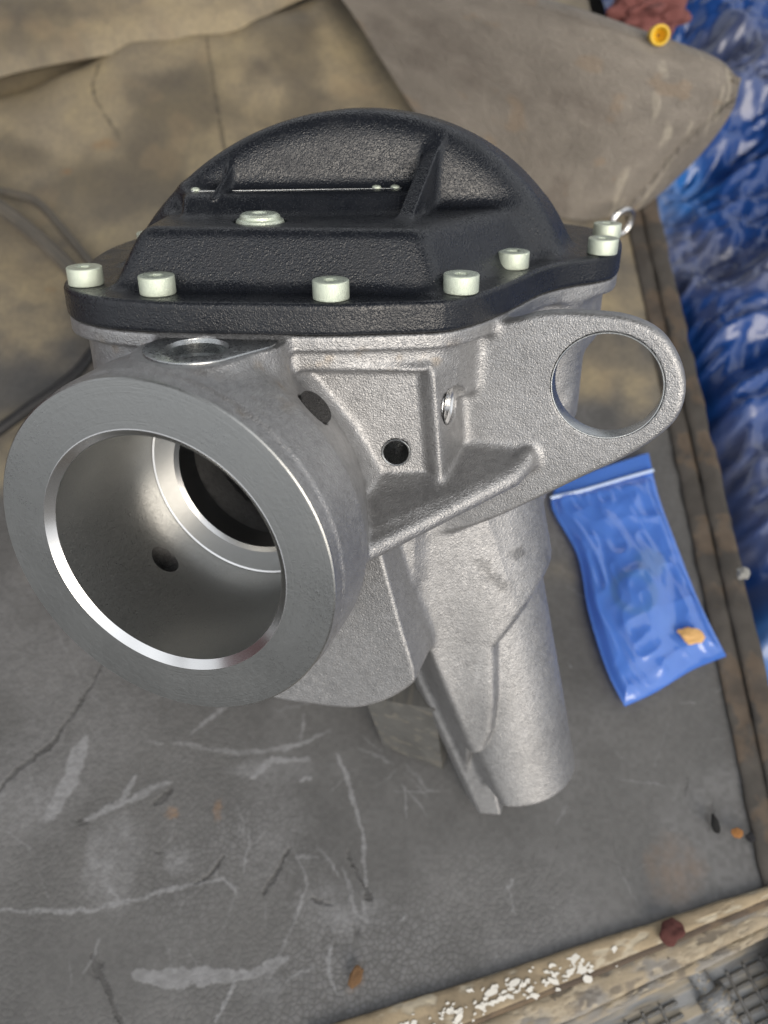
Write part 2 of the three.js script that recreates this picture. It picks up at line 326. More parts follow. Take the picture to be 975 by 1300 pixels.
  for (let j = 0; j < MN; j++) for (let i = 0; i < MN; i++) {
    const x = MX + (i / MN) * MS, z = MZ + (j / MN) * MS, k = (j * MN + i) * 4;
    if ((x - nearA.x) * nearDir.z - (z - nearA.z) * nearDir.x < -0.02 || (x - rightA.x) * rightDir.z - (z - rightA.z) * rightDir.x > 0.02) { col[k] = col[k + 1] = col[k + 2] = 84; rel[k] = rel[k + 1] = rel[k + 2] = 115; col[k + 3] = rel[k + 3] = 255; continue; }   // no mat beyond its two edges
    const big = fbm(x * 7, z * 7, 1, 4), mid = fbm(x * 26 + 5, z * 26, 2, 3), fine = noise(x * 420, z * 420, 3), sp = noise(x * 1100, z * 1100, 4);
    // mud lies in the far left of the bed, grey scuffed rubber near the tailgate
    const mud = clamp(step(0.28, 0.6, 0.62 * big + 0.38 * mid + 0.6 * clamp((-z - 0.42) * (z > -0.42 ? 2.6 : 1.3) - Math.max(0, x - 0.05) * 1.2, -0.8, 0.34)) * (0.55 + 0.6 * mid));
    const wi = clamp(Math.round(i + 3 * (noise(x * 150, z * 150, 61) - 0.5) + 2.2 * (noise(x * 520, z * 520, 63) - 0.5)), 0, MN - 1), wj = clamp(Math.round(j + 3 * (noise(x * 150, z * 150, 62) - 0.5) + 2.2 * (noise(x * 520, z * 520, 64) - 0.5)), 0, MN - 1), kk = (wj * MN + wi) * 4, pale = mk[kk] / 255, cut = mk[kk + 1] / 255, rust = mk[kk + 2] / 255;
    let g = 0.083 * (0.78 + 0.5 * mid) * (0.86 + 0.2 * fine + 0.1 * sp) * (0.8 + 0.45 * big);
    const dust = step(0.5, 0.72, fbm(x * 15 + 31, z * 15 + 4, 7, 4)) * (0.5 + 0.7 * fine) * 0.55;
    let r = g * 1.0, gg = g * 0.99, b = g * 0.985;
    const mixc = (t, R, G, B) => { r += (R - r) * t; gg += (G - gg) * t; b += (B - b) * t; };
    const peb = step(0.02, 0.35, cell(x * 300, z * 300)), leather = step(0.42, 0.62, fbm(x * 6 + 3, z * 6, 40, 3) + clamp((z + 0.22) * 0.8 - (x + 0.2) * 1.5, -0.4, 0.14));
    mixc(clamp(peb * leather * step(0.46, 0.68, fbm(x * 9 + 2, z * 9 + 77, 31, 3))) * (0.2 + 0.4 * fine) * step(-0.5, -0.3, z), 0.18, 0.18, 0.187);
    mixc(dust * 0.65, 0.185, 0.185, 0.19);
    const mt = mud * (0.7 + 0.3 * fine); mixc(mt * 0.85, 0.36 + 0.08 * mid, 0.295 + 0.06 * mid, 0.2);
    const soil = step(0.6, 0.74, fbm(x * 18 - 7, z * 18 + 9, 12, 4)) * step(-0.35, -0.6, z); mixc(soil * 0.2, 0.06, 0.047, 0.044);
    const stain = step(0.5, 0.7, fbm(x * 10 + 50, z * 10 + 3, 52, 4)) * step(-0.45, -0.62, z); mixc(stain * 0.62, 0.062, 0.056, 0.05);
    const ochre = step(0.63, 0.75, fbm(x * 24 + 70, z * 24, 22, 3)) * mud; mixc(ochre * 0.22, 0.34, 0.25, 0.15);
    mixc(clamp(pale * (0.45 + 0.5 * fine + 0.3 * noise(x * 130, z * 130, 6))) * 0.5, 0.29, 0.295, 0.31); mixc(clamp(cut * (0.3 + 1.2 * noise(x * 200, z * 200, 65))) * 0.6, 0.018, 0.017, 0.016); mixc(clamp(rust) * 0.7, 0.28, 0.15, 0.06);
    col[k] = enc(clamp(r)); col[k + 1] = enc(clamp(gg)); col[k + 2] = enc(clamp(b)); col[k + 3] = 255;
    const hgt = 0.45 + 0.15 * (peb - 0.7) * (0.03 + 0.97 * leather) + 0.25 * (mid - 0.5) + 0.06 * (fine - 0.5) + 0.05 * pale - 0.35 * cut;
    rel[k] = rel[k + 1] = rel[k + 2] = 255 * clamp(hgt); rel[k + 3] = 255;
  }
  const map = tex(MN, MN, col, true), bump = tex(MN, MN, rel);
  for (const t of [map, bump]) t.wrapS = t.wrapT = THREE.MirroredRepeatWrapping;
  return new THREE.MeshStandardMaterial({ map, bumpMap: bump, bumpScale: 0.0012, roughness: 0.6, roughnessMap: null });
})();
{
  const rightTop = rightA.clone().addScaledVector(rightDir, -0.75), leftNear = nearA.clone().addScaledVector(nearDir, -0.62), leftTop = V3(-0.95, 0, rightTop.z - 0.1), P = [];
  const W = 200, Hn = 200;
  for (let j = 0; j < Hn; j++) {
    const v = j / (Hn - 1), row = [];
    for (let i = 0; i < W; i++) {
      const u = i / (W - 1), p = leftNear.clone().lerp(matCorner, u).lerp(leftTop.clone().lerp(rightTop, u), v);
      const far = step(-0.42, -0.7, p.z) * step(0.25, -0.1, p.x);
      p.y += (fbm(p.x * 5, p.z * 5, 3, 3) - 0.55) * (0.006 + 0.085 * far) * step(0.0, 0.06, Math.min(u, 1 - u, v) + 0.02);
      p.y -= 0.003 + 0.035 * Math.exp(-(((p.z - gapZ(p.x)) / 0.03) ** 2)) * step(0.12, -0.02, p.x); row.push(p);
    }
    P.push(row);
  }
  struct(mesh('rubber_mat', sheet(P, 0.005, matUV), M.mat), 'grey scuffed rubber mat covering the truck bed');
}
// the second mat lapping over it at the back left
{
  const edge = curve(gapEdge.map(([x, y]) => on(x, y, 0.022))), P = [];
  for (let j = 0; j < 40; j++) { const v = j / 39, row = []; for (let i = 0; i < 90; i++) { const p = edge.getPoint(i / 89); p.z -= v * 0.42; p.y += 0.05 * v + 0.012 * Math.sin(v * 9) * Math.exp(-v * 3) + (fbm(p.x * 9, p.z * 9, 8, 2) - 0.5) * 0.012 - 0.01 * Math.exp(-v * 40); row.push(p); } P.push(row); }
  tag(mesh('loose_mat', sheet(P, 0.006, (p) => [p.x * 0.9 + 0.3, p.z * 0.9 + 0.42]), M.mat), 'brown dusty mat layer lapping over the rubber mat along the back left', 'rubber mat');
}
// the folded corner
M.flap = (() => {
  const n = 1024, col = new Uint8Array(n * n * 4), rel = new Uint8Array(n * n * 4), enc = (v) => 255 * (1.055 * Math.pow(clamp(v), 1 / 2.4) - 0.055);
  for (let j = 0; j < n; j++) for (let i = 0; i < n; i++) {
    const u = i / n, v = j / n, k = (j * n + i) * 4, a = fbm(u * 6, v * 4, 1, 5), f = noise(u * 260, v * 160), m = fbm(u * 22, v * 14, 4, 4);
    let g = (0.20 + 0.09 * (a - 0.5)) * (0.88 + 0.16 * f) * (0.8 + 0.4 * m), r = g * 1.12, gg = g * 1.0, b = g * 0.86;
    const mixc = (t, R, G, B) => { r += (R - r) * t; gg += (G - gg) * t; b += (B - b) * t; };
    const streak = step(0.6, 0.72, fbm(u * 30 + v * 7, v * 6 - u * 3, 9, 4)) * step(0.45, 0.75, u) * (0.5 + 0.8 * noise(u * 90, v * 60, 2)); mixc(clamp(streak) * 0.55, 0.46, 0.42, 0.34);
    const rust = step(0.66, 0.76, fbm(u * 13 + 40, v * 9, 13, 4)); mixc(rust * 0.3, 0.28, 0.19, 0.11);
    const dirt = step(0.58, 0.75, fbm(u * 9, v * 7 + 20, 17, 4)); mixc(dirt * 0.3 * step(0.75, 0.55, u), 0.1, 0.08, 0.068);
    col[k] = enc(r); col[k + 1] = enc(gg); col[k + 2] = enc(b); col[k + 3] = 255; rel[k] = rel[k + 1] = rel[k + 2] = 255 * clamp(0.35 * a + 0.4 * m + 0.15 * f + 0.1 * streak); rel[k + 3] = 255;
  }
  return new THREE.MeshStandardMaterial({ map: tex(n, n, col, true), bumpMap: tex(n, n, rel), bumpScale: 0.003, roughness: 0.7 });
})();
{
  const bottom = curve([on(560, 190, 0.004), on(640, 240, 0.0), on(720, 275, 0.0), on(795, 268, 0.004), on(840, 240, 0.01)]), top = curve([on(405, -40, 0.05), on(520, -24, 0.085), on(645, 0, 0.11), on(780, 38, 0.125), on(880, 70, 0.124), on(924, 88, 0.12), on(938, 104, 0.115)]);
  const left = curve([on(560, 190, 0.004), on(505, 110, 0.02), on(450, 25, 0.038), on(405, -40, 0.05)]), right = curve([on(840, 240, 0.01), on(887, 193, 0.05), on(921, 150, 0.085), on(936, 122, 0.105), on(938, 104, 0.115)]);
  const P = coons(bottom, top, left, right, 90, 60, (p, u, v) => { p.y += 0.03 * (Math.sin(Math.PI * v / 2) - v) * 1.6 * Math.sin(Math.PI * Math.min(1, 0.08 + u * 0.92)) + 0.006 * (fbm(u * 5, v * 4, 6, 2) - 0.5); });
  // the far side of the roll turns down and back
  const back = P[P.length - 1].map((p) => p.clone());
  for (let k = 1; k <= 10; k++) P.push(back.map((p, i) => p.clone().add(V3(0, -0.0005 * k * k, -0.007 * k).multiplyScalar(step(1, 0.55, i / (back.length - 1))))));
  tag(mesh('mat_flap', sheet(P, 0.003, (p, u, v) => [u, v]), M.flap), 'grey brown rubber flap curled up behind the black cover with pale scrapes', 'rubber flap');
}
// bars with worn surfaces: along a line, a rounded profile
function bar(name, a, b, w0, h, mat, rough, n = 220, w1 = w0, parent) {
  const dir = b.clone().sub(a), len = dir.length(); dir.normalize(); const sideV = V3(-dir.z, 0, dir.x).normalize(), m = 20, pos = [], uv = [], idx = [];
  for (let i = 0; i <= n; i++) for (let j = 0; j <= m; j++) {
    const w = w0 + (w1 - w0) * i / n, t = j / m * Math.PI * 2, ca = Math.cos(t), sa = Math.sin(t), r = Math.pow(Math.abs(ca) ** 5 + Math.abs(sa) ** 5, -0.2), p = a.clone().addScaledVector(dir, len * i / n);
    const q = p.clone().addScaledVector(sideV, ca * r * w / 2); q.y += sa * r * h / 2;
    const k = rough * (fbm(q.x * 60, q.y * 60, q.z * 60, 3) - 0.5) * 2; q.addScaledVector(sideV, ca * k); q.y += sa * k;
    pos.push(q.x, q.y, q.z); uv.push(len * i / n / 0.3, (j / m) * (w0 + h) * 2 / 0.3);
  }
  for (let i = 0; i < n; i++) for (let j = 0; j < m; j++) { const k = i * (m + 1) + j; idx.push(k, k + 1, k + m + 1, k + 1, k + m + 2, k + m + 1); }
  const g = new THREE.BufferGeometry(); g.setAttribute('position', new THREE.Float32BufferAttribute(pos, 3)); g.setAttribute('uv', new THREE.Float32BufferAttribute(uv, 2)); g.setIndex(idx); g.computeVertexNormals();
  return mesh(name, g, mat, parent);
}
function wornMat(base, spots, roughness, bumpScale, metalness = 0) {   // spots: [colour, scale, threshold, amount, offset]
  const n = 512, col = new Uint8Array(n * n * 4), rel = new Uint8Array(n * n * 4), enc = (v) => 255 * (1.055 * Math.pow(clamp(v), 1 / 2.4) - 0.055);
  for (let j = 0; j < n; j++) for (let i = 0; i < n; i++) {
    const u = i / n * 0.3, v = j / n * 0.3, k = (j * n + i) * 4, f = 0.75 + 0.5 * fbm(u * 90, v * 90, 3, 4), q = base.map((c) => c * f * (0.9 + 0.2 * noise(u * 1400, v * 1400))); let hgt = 0.4 * f;
    for (const [c, s, th, am, o] of spots) { const t = step(th - 0.03, th + 0.14, fbm(u * s + o, v * s * 1.6, o, 4)) * am; for (let e = 0; e < 3; e++) q[e] += (c[e] * (0.85 + 0.3 * noise(u * 300, v * 300, o)) - q[e]) * t; hgt += 0.25 * t; }
    for (let e = 0; e < 3; e++) col[k + e] = enc(q[e]); col[k + 3] = 255; rel[k] = rel[k + 1] = rel[k + 2] = 255 * clamp(hgt); rel[k + 3] = 255;
  }
  return new THREE.MeshStandardMaterial({ map: tex(n, n, col, true), bumpMap: tex(n, n, rel), bumpScale, roughness, metalness });
}
M.rail = wornMat([0.056, 0.05, 0.044], [[[0.13, 0.09, 0.058], 60, 0.52, 0.5, 3], [[0.045, 0.04, 0.036], 40, 0.56, 0.6, 9]], 0.75, 0.002);
M.rust = wornMat([0.075, 0.055, 0.04], [[[0.14, 0.1, 0.06], 80, 0.54, 0.6, 4]], 0.85, 0.002);  // rusty brown, darkened to paint in the shading of the sill's step
M.sill = wornMat([0.27, 0.215, 0.14], [[[0.17, 0.135, 0.09], 60, 0.53, 0.6, 4], [[0.4, 0.36, 0.28], 110, 0.56, 0.7, 16]], 0.8, 0.002);
M.railTan = wornMat([0.26, 0.215, 0.15], [[[0.18, 0.18, 0.18], 55, 0.5, 0.7, 5], [[0.1, 0.085, 0.07], 110, 0.6, 0.7, 8], [[0.36, 0.31, 0.23], 160, 0.58, 0.6, 21]], 0.75, 0.002);
{
  const out = V3(-rightDir.z, 0, rightDir.x); if (out.x < 0) out.negate();
  const A = rightA.clone().addScaledVector(rightDir, -0.12), B = rightB.clone().addScaledVector(rightDir, 0.5);
  const at = (o, y) => [A.clone().addScaledVector(out, o).setY(y), B.clone().addScaledVector(out, o).setY(y)];
  tag(bar('edge_rail', ...at(0.0, -0.003), 0.0145, 0.005, M.rail, 0.0019), 'inner rusty brown steel rail running along the right edge of the mat', 'steel rail');
  tag(bar('edge_rail', ...at(0.0135, -0.001), 0.0145, 0.006, M.rail, 0.0019), 'outer rusty brown steel rail between the inner rail and the blue sheet', 'steel rail');
  struct(mesh('bed_floor', new THREE.BoxGeometry(3.2, 0.02, 3.2).translate(0, -0.07, -1.35), M.rail));
  // crumpled blue plastic sheet beyond the rails
  M.tarp = new THREE.MeshPhysicalMaterial({ color: 0xffffff, vertexColors: true, roughness: 0.36, clearcoat: 0.4, clearcoatRoughness: 0.2, side: THREE.DoubleSide });
  const W = 240, L = 420, pos = [], col = [], idx = [], S = A.clone().addScaledVector(rightDir, -0.75);
  for (let j = 0; j <= L; j++) for (let i = 0; i <= W; i++) {
    const s = j / L * 1.75, o = 0.022 + i / W * 0.75, p = S.clone().addScaledVector(rightDir, s).addScaledVector(out, o);
    const wx = p.x + 0.05 * fbm(p.x * 9, p.z * 9, 2, 2), wz = p.z + 0.05 * fbm(p.x * 9 + 7, p.z * 9, 5, 2), rid = (f, o) => 1 - Math.abs(2 * noise(wx * f, wz * f * 1.9 + wx * f * 0.8, o) - 1);
    p.y = -0.02 + 0.05 * step(0.0, 0.4, o) + (0.045 * rid(7, 1) + 0.022 * rid(17, 2) + 0.009 * rid(44, 3) + 0.005 * rid(95, 4) - 0.036) * step(0.015, 0.05, o);
    pos.push(p.x, p.y, p.z);
    const dust = step(0.43, 0.62, fbm(p.x * 9, p.z * 16, 3, 4)) * (0.45 + 0.5 * noise(p.x * 300, p.z * 300)), lite = step(0.55, 0.7, fbm(p.x * 12 + 9, p.z * 12, 6, 3)), c = [0.007 + 0.012 * lite, 0.045 + 0.08 * lite, 0.2 + 0.2 * lite];
    const d = [0.13, 0.125, 0.13]; for (let e = 0; e < 3; e++) c[e] += (d[e] - c[e]) * dust * 0.62; col.push(...c);
  }
  for (let j = 0; j < L; j++) for (let i = 0; i < W; i++) { const k = j * (W + 1) + i; idx.push(k, k + W + 1, k + 1, k + 1, k + W + 1, k + W + 2); }
  const g = new THREE.BufferGeometry(); g.setAttribute('position', new THREE.Float32BufferAttribute(pos, 3)); g.setAttribute('color', new THREE.Float32BufferAttribute(col, 3)); g.setIndex(idx); g.computeVertexNormals();
  tag(mesh('plastic_sheet', g, M.tarp), 'crumpled shiny blue plastic sheet beyond the rails on the right', 'plastic sheet');
  // near edge of the bed
  const sill = thing('bed_sill', on(700, 1240, 0)), local = (g) => g;
  tag(sill, 'tan bed sill with flaking white paint along the near edge of the mat', 'sill');
  const rel = (m) => { m.geometry.translate(-sill.position.x, -sill.position.y, -sill.position.z); return m; };
  rel(bar('top_strip', on(400, 1343, -0.002), on(985, 1129, -0.002), 0.0235, 0.008, M.sill, 0.0009, 400, 0.006, sill));
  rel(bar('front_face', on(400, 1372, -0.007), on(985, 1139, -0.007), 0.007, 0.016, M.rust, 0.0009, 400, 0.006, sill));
  {
    // flakes of white paint standing on the strip
    const list = [], sh = () => { const s = new THREE.Shape(), r = 0.0005 + 0.0024 * rnd() * rnd(), k = 7 + Math.floor(rnd() * 4); for (let i = 0; i < k; i++) { const t = i / k * 6.283, q = r * (0.45 + 0.75 * rnd()); if (i) s.lineTo(q * 1.5 * Math.cos(t), q * 0.8 * Math.sin(t)); else s.moveTo(q * 1.5, 0); } return s; };
    for (let k = 0; k < 150; k++) {
      const t = rnd(), x = 500 + 250 * Math.pow(t, 0.9) + (rnd() - 0.5) * 70, mid = 1343 - (x - 400) * 214 / 585, y = mid + 24 * (rnd() + rnd() - 0.9) + 6, g = new THREE.ExtrudeGeometry(sh(), { depth: 0.0003, bevelEnabled: false }).rotateX(-Math.PI / 2).rotateZ((rnd() - 0.5) * 0.2).rotateX((rnd() - 0.5) * 0.2).rotateY(0.35 + (rnd() - 0.5) * 1.2);
      const p = on(x, y, 0.0023).sub(sill.position); list.push(g.translate(p.x, p.y, p.z));
    }
    const f = mesh('paint_flakes', mergeGeometries(list), new THREE.MeshStandardMaterial({ color: new THREE.Color().setRGB(0.62, 0.6, 0.55), roughness: 0.75 }), sill); f.userData.kind = 'stuff';
  }
  tag(bar('tailgate_rail', on(420, 1405, -0.006), on(1000, 1146, -0.006), 0.02, 0.012, M.railTan, 0.001, 400, 0.0115), 'muddy grey and tan rail next to the white flaked sill', 'rail');
  tag(bar('tailgate_lip', on(500, 1409, -0.008), on(1000, 1168, -0.008), 0.0075, 0.01, M.railTan, 0.0012, 400, 0.0055), 'thin mud crusted lip between the rail and the grey tread plate', 'lip');
  // tread plate with raised lugs
  const lipDir = on(1000, 1168, -0.008).sub(on(500, 1409, -0.008)).normalize(), plate = thing('tread_plate', on(905, 1305, -0.022)), turn = Math.atan2(-lipDir.z, lipDir.x);
  plate.rotation.y = turn; tag(plate, 'grey metal tread plate with rows of raised lugs at the bottom right', 'tread plate');
  M.plate = wornMat([0.2, 0.205, 0.21], [[[0.3, 0.25, 0.17], 40, 0.58, 0.7, 4], [[0.08, 0.08, 0.08], 60, 0.6, 0.6, 12]], 0.5, 0.001, 0.3);
  mesh('plate', new RoundedBoxGeometry(0.5, 0.006, 0.14, 2, 0.002), M.plate, plate).position.z = 0.02;
  const lug = new RoundedBoxGeometry(0.0085, 0.003, 0.0024, 2, 0.001), cross = new RoundedBoxGeometry(0.0018, 0.0022, 0.05, 2, 0.0008);
  for (let i = 0; i < 14; i++) { const x = -0.085 + i * 0.0105; if (Math.abs(x + 0.004) < 0.013) continue; mesh('rib', cross, M.plate, plate).position.set(x, 0.0036, 0.004); for (let j = 0; j < 8; j++) mesh('lug', lug, M.plate, plate).position.set(x + 0.0052, 0.0038, -0.018 + j * 0.0062); }
  const pin = thing('hinge_pin', on(905, 1266, -0.018)); tag(pin, 'grey hinge pin lying across the tread plate below the rail', 'hinge pin');
  const d = on(940, 1318, -0.018).sub(on(884, 1240, -0.018)), q = new THREE.Quaternion().setFromUnitVectors(V3(0, 1, 0), d.clone().normalize()); pin.quaternion.copy(q);
  mesh('shaft', new THREE.CylinderGeometry(0.0052, 0.0052, d.length(), 28), M.plate, pin);
  mesh('collar', new THREE.LatheGeometry([[0.0052, -0.006], [0.0085, -0.005], [0.009, 0], [0.0085, 0.005], [0.0052, 0.006]].map(([r, h]) => new THREE.Vector2(r, h)), 28), M.plate, pin).position.y = 0.002;
}


// ---------------------------------------------------------------- the gear housing
const gearBase = new THREE.Vector3(108, -215, -140);
const gear = new THREE.Group(); gear.name = numbered('steering_gear_housing'); scene.add(gear);
gear.position.copy(gearBase).applyMatrix4(toWorld);
gear.quaternion.setFromRotationMatrix(new THREE.Matrix4().makeRotationX(-PITCH).multiply(new THREE.Matrix4().makeBasis(ex, ey, ez)));
tag(gear, 'grey cast metal gear housing with black bolted cover and open round bore on the mat', 'gear housing');
const part = (name, geo, mat, parent = gear, at = gearBase) => mesh(name, geo.translate(-at.x, -at.y, -at.z).scale(0.001, 0.001, 0.001), mat, parent);

const flangePts = smoothPoly([[-35, -38], [-10, -40], [20, -48], [44, -55], [64, -64], [80, -72], [88, -83], [95.7, -104], [100, -121], [104, -137], [110, -150], [117, -160], [124, -168], [129.5, -178], [130, -200], [126, -222], [114, -238], [90, -250], [30, -255], [-40, -245], [-78, -205], [-88, -160], [-87, -120], [-79, -92], [-66, -58], [-58, -47], [-48, -41]], 4);
const flangeD = flat(flangePts);
const rev = flat([[0, -0.9], [64.7, -0.9], [64.9, -6], [65.6, -7.2], [65.8, -28], [61, -43], [53, -62], [50, -130], [0, -130], [-40, -130], [-40, -0.9]], 70);
const blockD = flat([[22, 54.5], [115, 55], [118, 8], [84, 3], [62, 1], [30, 14]]);
const pocketD = flat([[48, 49.5], [87.5, 50.5], [91, 9.5], [74, 9]]);
const shelfD = flat(smoothPoly([[40, -16], [54, -34], [77, -58], [107, -85.5], [113, -93], [112, -114], [60, -114], [25, -70]], 4));
const earD = flat(smoothPoly([[97, 66], [111.4, 70.5], [128.5, 71.8], [142.5, 71.1], [154, 66.3], [162.5, 55.5], [165.5, 45], [164, 35], [157.1, 25.5], [146, 15.6], [135.5, 8.4], [112, -8.8], [91, -22.8], [75.5, -29], [45, -30], [40, 20], [50, 62]], 4));
const lobeD = flat(smoothPoly([[-30, -60], [-20, -104], [1.7, -114.3], [26, -112.8], [45.6, -109.5], [60.8, -100.8], [72.5, -89], [74.2, -85], [67, -56.6], [59, -25], [56, -12], [40, 0], [0, 10], [-35, -30]], 4));
const cutD = flat([[101.5, -90], [111.9, -73.3], [121.9, -56.2], [152.9, -13.2], [230, -60], [230, -260], [80, -260], [91.5, -160], [100, -154], [103.5, -140], [103.9, -122]], 70);
const tubeA = [66, 9, -140], tubeB = [117, -203, -140], tubeDir = [0.2339, -0.9723, 0];

function bodyField(x, y, z) {
  const e = 0.966 * x - 0.259 * z, q = 0.259 * x + 0.966 * z, fd = flangeD(x, z);
  // lip under the cover, and the body hanging from it
  let d = extr(fd, Math.abs(y - 64.4) - 3, 1.2);
  d = smin(d, extr(fd + 5.5, Math.abs(y - 50) - 13, 3), 3);
  d = smin(d, extr(fd + 22, Math.abs(y - 0) - 60, 12), 12);
  d = smin(d, extr(Math.hypot(x - 102, z + 172) - 19, Math.abs(y - 32) - 32, 6), 6);
  d = smin(d, extr(Math.hypot(y - 14, z + 168) - 7, Math.abs(x - 85) - 33, 4), 5);
  // the block with the sunk panel
  const b2 = blockD(e, y);
  let b = extr(b2, Math.abs(q + 88) - 40, 4.5);
  b = smax(b, 0.9925 * x + 0.122 * z + 0.09 * (y - 30) - 70.1, 5.5);
  d = smin(d, b, 3);
  d = smax(d, -smax(Math.max(pocketD(e, y) - 0.85 * Math.min(q + 55.5, 8), y - 52), -(q + 55.5), 1.5), 3);
  // barrel, with the collar that meets the ring
  const r = Math.hypot(x, y);
  // boss on the barrel
  let bb = rev(r, z) - 0.3, boss = extr(Math.hypot((x - 4) * 0.94, z + 31) - 18.5, Math.abs(y - 50) - 16, 0.5);
  boss = smin(boss, extr(Math.hypot(x - 16, (z + 45)) - 14, Math.abs(y - 50) - 16, 0.5), 6);
  bb = smax(smin(bb, boss, 7), -(extr(Math.hypot(x - 4, z + 31) > 34 ? 30 : Math.hypot((x - 8) * 0.8, z + 34) - 24, Math.abs(y - 72) - 6, 0.4)), 0.8);
  d = smin(d, bb, 5);
  d = smin(d, seg(x, y, z, [-30, -32, -45.5], [-40, -43, -46], 13), 4);
  // shelf with its thick front edge
  const u = -0.017 * x + 0.952 * y + 0.306 * z;
  d = smin(d, extr(shelfD(x, z), Math.abs(u + 20.6) - 3.6, 3), 3);
  d = smin(d, Math.min(seg(x, y, z, [52, -11.5, -30], [77, -3.5, -59], 4.2), seg(x, y, z, [77, -3.5, -59], [106, 7.5, -87.5], 4.2, 4), seg(x, y, z, [106, 7.5, -87.5], [110, 14, -95], 4, 3)), 2);
  // ear
  d = smin(d, extr(earD(x, y), Math.abs(z + 102) - 4, 2.4), 4);
  // pad on the side face
  {
    const a = 0.9925 * x + 0.122 * z;
    d = smin(d, extr(Math.max(Math.abs(z + 92) - 8, Math.abs(y - 50) - 7.5), Math.abs(a - 67) - 4.6, 1.8), 1.4);
  }
  // lower lobe
  d = smin(d, extr(lobeD(x, y), Math.abs(z + 82) - 16, 1.6), 2.5);
  // shaft tube: thick wrap cut away low on the right, thin tube inside
  const px = x - tubeA[0], py = y - tubeA[1], t = px * tubeDir[0] + py * tubeDir[1], w = px * tubeDir[1] - py * tubeDir[0], rt = Math.hypot(w, z + 140), len = 208;
  const cap = t - len, plane = -0.6966 * x - 0.3137 * y + 0.6453 * z + 83.37;
  const slab = Math.max(0.6268 * x +0.0409 * y +0.7781 * z +31.227, -z - 158, w - 62, -w - 14);
  let wrap = smin(rt - 36.4, slab, 12);
  wrap = smax(wrap, plane, 2.5);
  wrap = smax(wrap, -cutD(x, y), 3.5);
  let thin = smin(rt - 30.2, Math.max(Math.abs(z + 137) - 19, Math.abs(w - 16) - 18), 6);
  thin = smax(thin, plane + 4.5, 2);
  let strip = extr(Math.max(Math.abs(w - 33) - 21, plane - 4), Math.abs(z + 131) - 4.5, 1.2);
  strip = Math.max(strip, t - 231);
  let tube = smax(smin(wrap, thin, 1.6), cap, 1.4);
  tube = smax(smin(tube, strip, 2), -t, 6);
  d = smin(d, tube, 2.5);
  // openings
  d = smax(d, -Math.min(Math.max(r - 46.2, -(z + 69)), Math.max(r - 49.5, -(z + 4.5))), 0.6);
  d = smax(d, -Math.min(Math.max(r - 34, -(z + 126)), Math.max(Math.hypot(x - 8, y) - 46, Math.abs(z + 150) - 50)), 0.6);
  d = smax(d, -Math.max(Math.hypot(x - 137.3, y - 44.9) - 20.9, Math.abs(z + 104) - 20), 0.5);
  d = smax(d, -Math.max(Math.hypot(x - 4.3, z + 30.9) - 11, Math.abs(y - 62) - 11), 0.5);
  { const a = e - 79.2, c = y - 17.5; d = smax(d, -Math.max(Math.hypot(a, c) - 5.5, Math.abs(q + 60) - 26), 0.5); }
  { const k = seg(x, y, z, [25, 28, -42], [60, 63, -42], 6.9); d = smax(d, -Math.max(k, -(r - 57)), 0.5); }
  { d = smax(d, -Math.max(Math.hypot(z + 84, y - 36) - 7.6, Math.abs(x - 84) - 6.5), 0.5); }
  { const k = seg(x, y, z, [-26, -28, -45.5], [-40.5, -43.5, -48], 7); d = smax(d, -k, 0.5); }
  return d;
}
const partOfBody = (x, y, z) => {
  if (earD(x, y) < 3 && z < -96 && z > -112 && x > 88) return 'mounting_ear';
  const px = x - tubeA[0], py = y - tubeA[1], t = px * tubeDir[0] + py * tubeDir[1], w = px * tubeDir[1] - py * tubeDir[0];
  if (z < -104 && y < -20 && t > 36 && w < 62 && w > -44 && (x > 52 || y < -134) && z > -200) return 'shaft_tube';
  if (lobeD(x, y) < 2 && z > -100 && y < -50) return 'lower_lobe';
  return 'body';
};
function castTint(x, y, z) {
  const n = fbm(x / 26, y / 26, z / 26, 3), f = noise(x / 1.6, y / 1.6, z / 1.6), g = noise(x / 0.9 + 40, y / 0.9, z / 0.9);
  let v = 0.345 * (0.84 + 0.32 * n) * (0.8 + 0.26 * f + 0.16 * g), r = 1, b = 1;
  // rust bloom in the groove above the panel, dark scuffs on the tube
  const rust = step(0.62, 0.78, fbm(x / 7 + 9, y / 7, z / 7, 3)) * step(9, 2, Math.abs(y - 58)) * (z > -90 ? 0.35 : 0);
  r += 0.25 * rust; b -= 0.3 * rust; v *= 1 - 0.25 * rust;
  if (z < -95 && y < -40) {
    const sc = step(0.66, 0.72, fbm(x / 9 + 3, y / 14, z / 9, 3)) * step(0.4, 0.6, noise(x / 3, y / 3, z / 3)) * 0.5;
    v *= 1 - sc * 0.25;
    const m = Math.min(seg(x, y, 0, [92, -44, 0], [97, -52, 0], 1.6), seg(x, y, 0, [97, -52, 0], [103, -58, 0], 2), seg(x, y, 0, [105, -32, 0], [107, -44, 0], 1.6));
    v *= 1 - 0.4 * step(1.8, -1.2, m + 3 * (noise(x / 1.5, y / 1.5) - 0.5));
  }
  return [v * r, v, v * 1.015 * b];
}
const bodyGeos = meshField(bodyField, [-96, -250, -264], [172, 76, 2], 1.12, partOfBody, castTint);
for (const [k, g] of Object.entries(bodyGeos)) part(k, g, M.cast);

